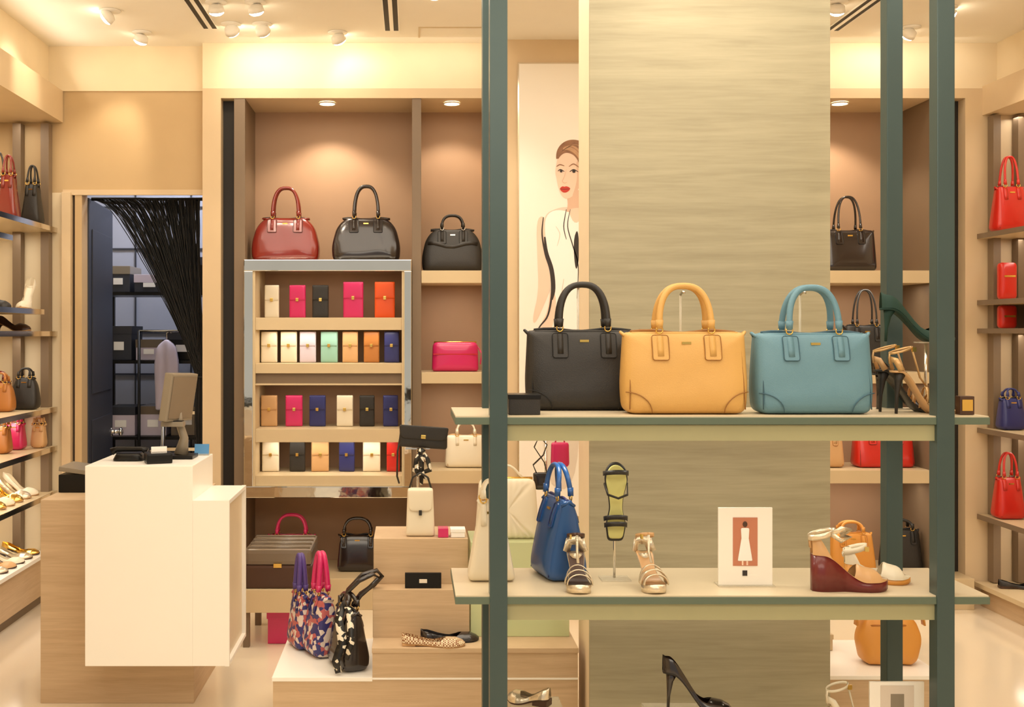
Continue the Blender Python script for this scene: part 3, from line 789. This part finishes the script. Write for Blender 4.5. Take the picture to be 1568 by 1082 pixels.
b = B('cash_drawer'); b.box(-.14, .08, -.1, .1, 0, .075, 'black_metal', .004); b.box(-.14, .08, -.1, .1, .075, .095, 'screen', .004, rot=Matrix.Rotation(math.radians(8), 3, 'Y')); b.box(-.142, -.14, -.08, .08, .02, .06, 'screen'); b.done((-1.36, 4.80, .826))

# ================================================================== ISLAND
simple('display_island', [(-.516, -.149, 4.10, 4.62, 0, .215, 'ctwood'), (-.52, -.149, 4.096, 4.62, .215, .23, 'white', .002),
    (-.149, .61, 4.10, 4.62, 0, .32, 'ctwood'), (-.151, .612, 4.096, 4.62, .32, .338, 'ctwood', .002), (-.149, .61, 4.096, 4.10, .222, .228, 'white'),
    (-.153, .216, 4.24, 4.62, .338, .52, 'ctwood', .002), (-.153, .216, 4.34, 4.62, .52, .697, 'ctwood', .002)])
simple('green_acrylic_riser', [(.222, .60, 4.25, 4.5, .339, .70, 'acrylic', .003)])
b = B('pleated_cream_handbag')
h = .23; warp = lambda x, z: (1-.5*(z/h)**1.4)*(1+.07*math.sin(x*260))
b.pillow(rpoly([(-.125,0),(.125,0),(.11,h),(-.11,h)], [.03,.03,.03,.03], .006), .12, 'l_cream', 6, warp, cen=(0, h*.48)); b.tube([(-.1,0,h),(.1,0,h)], .006, 'gold', 8)
b.tube([(-.06+.12*j/10, 0, h+.05*math.sin(math.pi*j/10)) for j in range(11)], .005, 'l_cream', 8)
b.done((.37, 4.36, .701))
b = B('bag_display_stand'); b.box(-.03, .03, -.02, .02, 0, .005, 'chrome', .002); b.cyl((0,0,.005), (0,0,.385), .005, 'chrome'); b.cyl((-.05,0,.385), (.07,0,.385), .005, 'chrome')
b.done((.535, 4.46, .701))
b = B('magenta_pouch'); b.pillow(trap(.075, .07, .10, .02, .012), .03, 'l_pink', 4); b.tube([(-.02,0,.095),(-.01,0,.125),(.01,0,.125),(.02,0,.095)], .003, 'l_pink', 6); b.done((.588, 4.435, .965))
b = B('black_wristlet'); b.pillow(trap(.06, .07, .07, .015, .012), .025, 'l_blackgl', 4)
b.ribbon([(-.02,0,.065),(-.035,-.008,.10),(.005,-.012,.14),(.02,-.008,.18),(-.01,-.004,.215),(-.03,0,.17),(.01,0,.11),(.022,0,.065)], (0,1,0), .014, .004, 'l_blackgl'); b.done((.515, 4.435, .875))
b = B('clutch_display_stand'); b.box(-.04, .04, -.03, .03, 0, .006, 'chrome', .002); b.cyl((0,0,.006), (0,0,.33), .005, 'chrome'); b.box(-.05, .05, -.015, .015, .33, .335, 'chrome'); b.done((.02, 4.53, .698))
b = B('black_clutch'); b.pillow(trap(.20, .19, .085, .012, .012), .05, 'l_black', 6); b.pillow([(x, z+.035) for x, z in trap(.19, .20, .055, .03, .01)], .012, 'l_black', 6, yoff=-.024)
b.tube([(-.09,0,.07),(-.10,-.02,-.02),(-.095,-.02,-.12),(-.085,0,-.15)], .004, 'l_black', 6); b.box(-.01, .01, -.036, -.03, .04, .055, 'gold', .002)
clutch = b.done((.04, 4.51, 1.035), 0, 0, 4)
b = B('scarf')
for a, c, e in ((-.02, -.12, .03), (.025, -.10, -.02), (.0, -.14, .0)):
    b.ribbon([(0, 0, 0), (a, -.01, -.04), (a*1.4, 0, -.08), (e, -.01, c)], (1,0,0), [.012, .02, .022, .012], .004, 'pat_bw')
b.tube([(-.008,0,.0),(0,-.006,-.01),(.008,0,0)], .012, 'pat_bw', 8)
b.done((.035, 4.475, 1.03), parent=clutch)
b = B('beige_turnlock_bag')
b.pillow(trap(.115, .10, .19, .012, .012), .06, 'l_cream', 6, lambda x, z: 1-.3*z/.19); b.pillow([(x, z+.10) for x, z in trap(.09, .10, .085, .02, .01)], .015, 'l_cream', 6, yoff=-.025)
b.box(-.006, .006, -.038, -.030, .085, .105, 'l_black', .002); b.tube([(-.045,0,.18),(-.03,0,.23),(0,-.01,.25),(.03,0,.23),(.045,0,.18)], .004, 'l_black', 6)
b.done((.03, 4.405, .698))
simple('jewelry_box', [(.10, .14, 4.36, 4.42, 0, .035, 'l_pink', .002), (.15, .205, 4.36, 4.42, 0, .03, 'paper', .002), (.148, .207, 4.358, 4.422, .02, .033, 'paper', .002)], (0, 0, .698))
simple('black_price_sign', [(-.03, .11, 4.265, 4.28, 0, .058, 'black_metal', .002), (.025, .055, 4.263, 4.265, .02, .035, 'chrome')], (0, 0, .521))
shoe('woven_ballet_flat', (-.04, 4.14, .3385), -3, .235, .008, 'flat', 'flat', 'weave', 'l_tan')
shoe('black_ballet_flat', (.03, 4.195, .3385), 2, .22, .008, 'flat', 'flat', 'l_blackgl', 'l_black')
handbag('floral_print_handbag', (-.365, 4.41, .2315), .19, .24, .14, 'pat_blue', 'l_navy', rz=-66, wt=.95, taper=.7, hw=.06, hh=.155, hr=.011, handle_mat='l_pink', patches=False, n=4, crease=.08)
handbag('purple_print_handbag', (-.455, 4.50, .2315), .15, .22, .09, 'pat_blue', 'l_navy', rz=-66, wt=.95, taper=.7, hw=.05, hh=.15, hr=.010, handle_mat='l_purple', patches=False, n=4, crease=.08)
sb = handbag('black_scarf_handbag', (-.245, 4.24, .2315), .20, .225, .14, 'l_blackgl', 'l_kstitch', rz=-68, wt=.95, taper=.7, hw=.09, hh=.05, hr=.008, patches=False, n=4, crease=.08)
b = B('shoulder_straps')
for dx, dz, y0 in ((0, 0, 0), (.012, .035, .03)):
    b.tube([(-.03, y0, .225), (-.012, y0-.01, .285), (.03+dx, y0-.01, .325+dz*.5), (.085+dx, y0, .350+dz*.2), (.105+dx, y0, .335), (.075+dx, y0+.01, .300), (.035, y0+.01, .265), (.005, y0, .225)], .009, 'l_blackgl', 10)
b.done((-.235, 4.24, .2315), parent=sb)
b = B('scarf')
b.ribbon([(0,-.02,.25),(-.01,-.07,.2),(.012,-.098,.12),(-.012,-.108,.05),(.0,-.112,.01)], (1,0,0), [.02,.03,.036,.03,.024], .006, 'pat_bw')
b.ribbon([(0,-.02,.25),(.03,-.06,.22),(.045,-.10,.12),(.03,-.112,.06)], (1,0,0), [.02,.026,.024,.016], .006, 'pat_bw')
b.done((-.255, 4.225, .2315), -10, parent=sb)

b = B('low_display_bench')
b.box(-.83, -.49, 5.28, 5.75, .17, .28, 'shelfface', .004)
for x in (-.81, -.54):
    for y in (5.30, 5.70): b.box(x, x+.03, y, y+.03, 0, .17, 'upright')
b.done()
b = B('quilted_leather_case')
b.box(-.165, .165, -.20, .20, 0, .11, 'l_brown', .012); b.box(-.16, .16, -.195, .195, .11, .185, 'casegrey', .02)
for i in range(4): b.tube([(-.15, -.15+.1*i, .187), (.15, -.15+.1*i, .187)], .006, 'casegrey', 6)
b.box(-.02, .02, -.205, -.198, .10, .12, 'gold', .002)
b.done((-.645, 5.50, .281))
simple('pink_gift_box', [(-.70, -.57, 5.36, 5.55, 0, .15, 'l_pink', .004), (-.705, -.565, 5.355, 5.555, .12, .16, 'l_pink', .003)], (0, 0, .001))

# ================================================================== NICHE BAGS
handbag('oxblood_dome_handbag', (-.715, 6.27, 1.904), .385, .245, .19, 'l_red', 'l_brown', wt=.78, taper=.55, hw=.145, hh=.17, hr=.009, outline=dome(.385, .245), crease=.04)
handbag('black_dome_handbag', (-.262, 6.27, 1.904), .39, .245, .19, 'l_blackgl', 'l_kstitch', wt=.78, taper=.55, hw=.135, hh=.18, hr=.009, outline=dome(.39, .245), crease=.04)
handbag('black_belted_handbag', (.225, 6.30, 1.847), .35, .24, .17, 'l_black', 'l_kstitch', metal='chrome', wt=.80, hw=.12, hh=.08, hr=.007, belt=True, outline=dome(.35, .24))
b = B('magenta_clutch'); b.pillow(trap(.265, .255, .165, .02, .03), .09, 'l_pink', 4); b.tube([(-.12,0,.165),(.12,0,.165)], .005, 'gold', 8); b.box(-.125,.125,-.046,-.043,.095,.10,'l_red2'); b.tube([(.12,0,.15),(.15,-.02,.10),(.14,-.03,.04)], .004, 'l_pink', 6); b.done((.24, 6.28, 1.285))
handbag('cream_mini_handbag', (.30, 6.28, .745), .24, .18, .12, 'l_cream', 'l_tan', wt=.9, hw=.10, hh=.07, hr=.005, patches=False)
handbag('magenta_handbag', (-.68, 6.24, .171), .29, .20, .14, 'l_pink', 'l_burg', wt=.85, hw=.16, hh=.11, hr=.008)
handbag('black_handbag', (-.31, 6.24, .171), .23, .20, .14, 'l_blackgl', 'l_kstitch', wt=.85, rt=.06, hw=.15, hh=.09, hr=.007)
handbag('black_satchel', (2.46, 6.29, 1.847), .30, .235, .16, 'l_blackgl', 'l_kstitch', wt=.95, hw=.125, hh=.19, hr=.006)
handbag('grey_tote', (2.56, 6.29, 1.285), .24, .26, .14, 'l_black', 'l_kstitch', wt=.95, hw=.11, hh=.20, hr=.005)
handbag('tan_handbag', (2.32, 6.29, .745), .22, .19, .14, 'l_tan', 'l_caramel', wt=.92, hw=.11, hh=.09)
handbag('red_handbag', (2.66, 6.29, .745), .33, .20, .15, 'l_red2', 'l_burg', wt=.95, hw=.15, hh=.10)
handbag('amber_handbag', (2.46, 6.24, .171), .26, .21, .14, 'l_orange2', 'l_caramel', wt=.85, hw=.12, hh=.06)
handbag('black_flap_handbag', (2.74, 6.24, .171), .22, .23, .13, 'l_black', 'l_kstitch', wt=.85, hw=.11, hh=.05)

simple('display_plinth', [(1.52, 1.97, 4.12, 4.60, 0, .215, 'ctwood'), (1.516, 1.974, 4.116, 4.60, .215, .23, 'white', .002)])
simple('beige_gift_box', [(1.53, 1.68, 4.44, 4.56, 0, .06, 'shelfface', .003), (1.527, 1.683, 4.437, 4.563, .045, .065, 'shelfface', .003)], (0, 0, .231))
b = B('slouchy_amber_handbag')
b.pillow(rpoly([(-.10,0),(.10,0),(.125,.10),(.10,.17),(.06,.19),(-.06,.19),(-.10,.17),(-.125,.10)], [.03]*8, .01), .13, 'l_orange2', 4, lambda x, z: (1-.5*z/.19)*(1+.08*math.sin(x*120)))
for sg in (-1, 1): b.ribbon([(sg*.07,0,.18),(sg*.10,-.01,.205),(sg*.125,-.02,.19),(sg*.13,-.02,.15)], (0,1,0), .03, .005, 'l_orange2')
b.tube([(-.08,-.03,.15),(0,-.045,.155),(.08,-.03,.15)], .004, 'l_caramel', 6)
b.done((1.83, 4.28, .231))

# ================================================================== SIDE SHELF GOODS
handbag('red_handbag', (3.20, 5.96, 2.046), .18, .24, .12, 'l_red2', 'l_burg', wt=.75, hw=.07, hh=.16, hr=.006, patches=False)
b = B('red_clutch'); b.pillow(trap(.09, .09, .125, .02, .02), .06, 'l_red2', 4); b.box(-.03,.03,-.033,-.028,.06,.07,'gold'); b.done((3.20, 5.98, 1.526))
b = B('red_clutch'); b.pillow(trap(.09, .09, .20, .02, .02), .06, 'l_red2', 4); b.box(-.03,.03,-.033,-.028,.12,.13,'gold'); b.done((3.20, 5.98, 1.681))
handbag('navy_handbag', (3.22, 5.98, .981), .13, .17, .11, 'l_navy', 'l_kstitch', wt=.8, hw=.06, hh=.05, hr=.005, patches=False)
handbag('red_handbag', (3.20, 5.97, .506), .15, .22, .12, 'l_red2', 'l_burg', wt=.75, hw=.07, hh=.13, hr=.006, patches=False)
shoe('black_flat_shoe', (3.14, 5.95, .136), -8, .22, .01, 'flat', 'flat', 'l_black', 'l_brown')
for z, m, h in ((1.526, 'l_cream', .12), (.981, 'l_tan', .22), (2.046, 'l_cream', .25), (.506, 'l_burg', .22), (1.681, 'l_tan', .16)):
    handbag('shoulder_bag', (3.27, 5.66, z), .17, h, .12, m, 'l_caramel', wt=.8, hw=.07, hh=.08 if h > .12 else .02, hr=.005, patches=False)

handbag('black_tote', (-2.22, 5.95, 2.087), .15, .25, .12, 'l_blackgl', 'l_kstitch', wt=.5, hw=.05, hh=.13, hr=.005, patches=False, rz=20)
handbag('red_tote', (-2.11, 5.80, 2.087), .11, .24, .11, 'l_red', 'l_burg', wt=.5, hw=.04, hh=.10, hr=.005, patches=False)
handbag('black_tote', (-2.06, 6.02, 2.087), .11, .22, .12, 'l_black', 'l_kstitch', wt=.5, hw=.04, hh=.10, hr=.005, patches=False)
shoe('black_ankle_heel', (-2.25, 5.68, 1.628), -4, .20, .13, 'pump', 'stiletto', 'l_black', 'l_black')
shoe('cream_heeled_pump', (-2.035, 5.94, 1.628), -88, .20, .12, 'pump', 'stiletto', 'l_cream', 'l_tan')
shoe('brown_heeled_pump', (-2.25, 6.0, 1.511), -10, .20, .04, 'pump', 'stiletto', 'l_brown', 'l_tan')
handbag('black_mini_handbag', (-2.08, 5.97, 1.091), .14, .17, .11, 'l_black', 'l_kstitch', wt=.8, hw=.06, hh=.05, hr=.005, patches=False, outline=dome(.14,.17))
handbag('caramel_mini_handbag', (-2.15, 5.80, 1.091), .14, .15, .10, 'l_caramel', 'l_brown', wt=.8, hw=.06, hh=.05, hr=.005, patches=False, outline=dome(.14,.15))
handbag('burgundy_mini_handbag', (-2.24, 6.02, 1.091), .13, .15, .10, 'l_burg', 'l_brown', wt=.8, hw=.06, hh=.05, hr=.005, patches=False)
handbag('magenta_mini_handbag', (-2.14, 5.98, .875), .11, .14, .10, 'l_pink', 'l_burg', wt=.8, hw=.05, hh=.03, hr=.005, patches=False)
handbag('caramel_mini_handbag', (-2.14, 5.78, .875), .10, .14, .10, 'l_caramel', 'l_brown', wt=.8, hw=.05, hh=.03, hr=.005, patches=False)
handbag('tan_mini_handbag', (-2.04, 6.06, .875), .08, .13, .08, 'l_tan', 'l_brown', wt=.8, hw=.04, hh=.03, hr=.004, patches=False)
handbag('cream_mini_handbag', (-2.25, 5.88, .875), .10, .14, .08, 'l_cream', 'l_brown', wt=.8, hw=.04, hh=.03, hr=.004, patches=False)
for i, (x, y, m) in enumerate(((-2.22, 5.66, 'l_cream'), (-2.22, 5.78, 'gold'), (-2.22, 5.90, 'silver'), (-2.22, 6.02, 'l_cream'), (-2.22, 5.54, 'gold'))):
    shoe('metallic_heeled_pump', (x, y, .625), -6, .20, .07, 'pump', 'stiletto', m, 'l_tan')
for i, (x, y, m) in enumerate(((-2.25, 5.62, 'silver'), (-2.25, 5.74, 'l_tan'), (-2.25, 5.86, 'l_cream'), (-2.25, 5.98, 'silver'), (-2.25, 6.09, 'gold'))):
    shoe('metallic_ballet_flat', (x, y, .291), -6, .21, .03, 'flat', 'flat', m, 'l_brown')
shoe('black_floor_sandal', (-2.0, 4.85, .001), -60, .22, .07, 'sandal', 'stiletto', 'l_black', 'l_black')

# ================================================================== CAMERA
cam = bpy.data.cameras.new('camera'); co = bpy.data.objects.new('camera', cam); bpy.context.collection.objects.link(co)
cam.sensor_width = 36; cam.lens = 36*1700/1568
cam.shift_x = 152/1568; cam.shift_y = -31/1568
co.location = (0, 0, 1.5); co.rotation_euler = (math.radians(90), 0, 0)
scene.camera = co
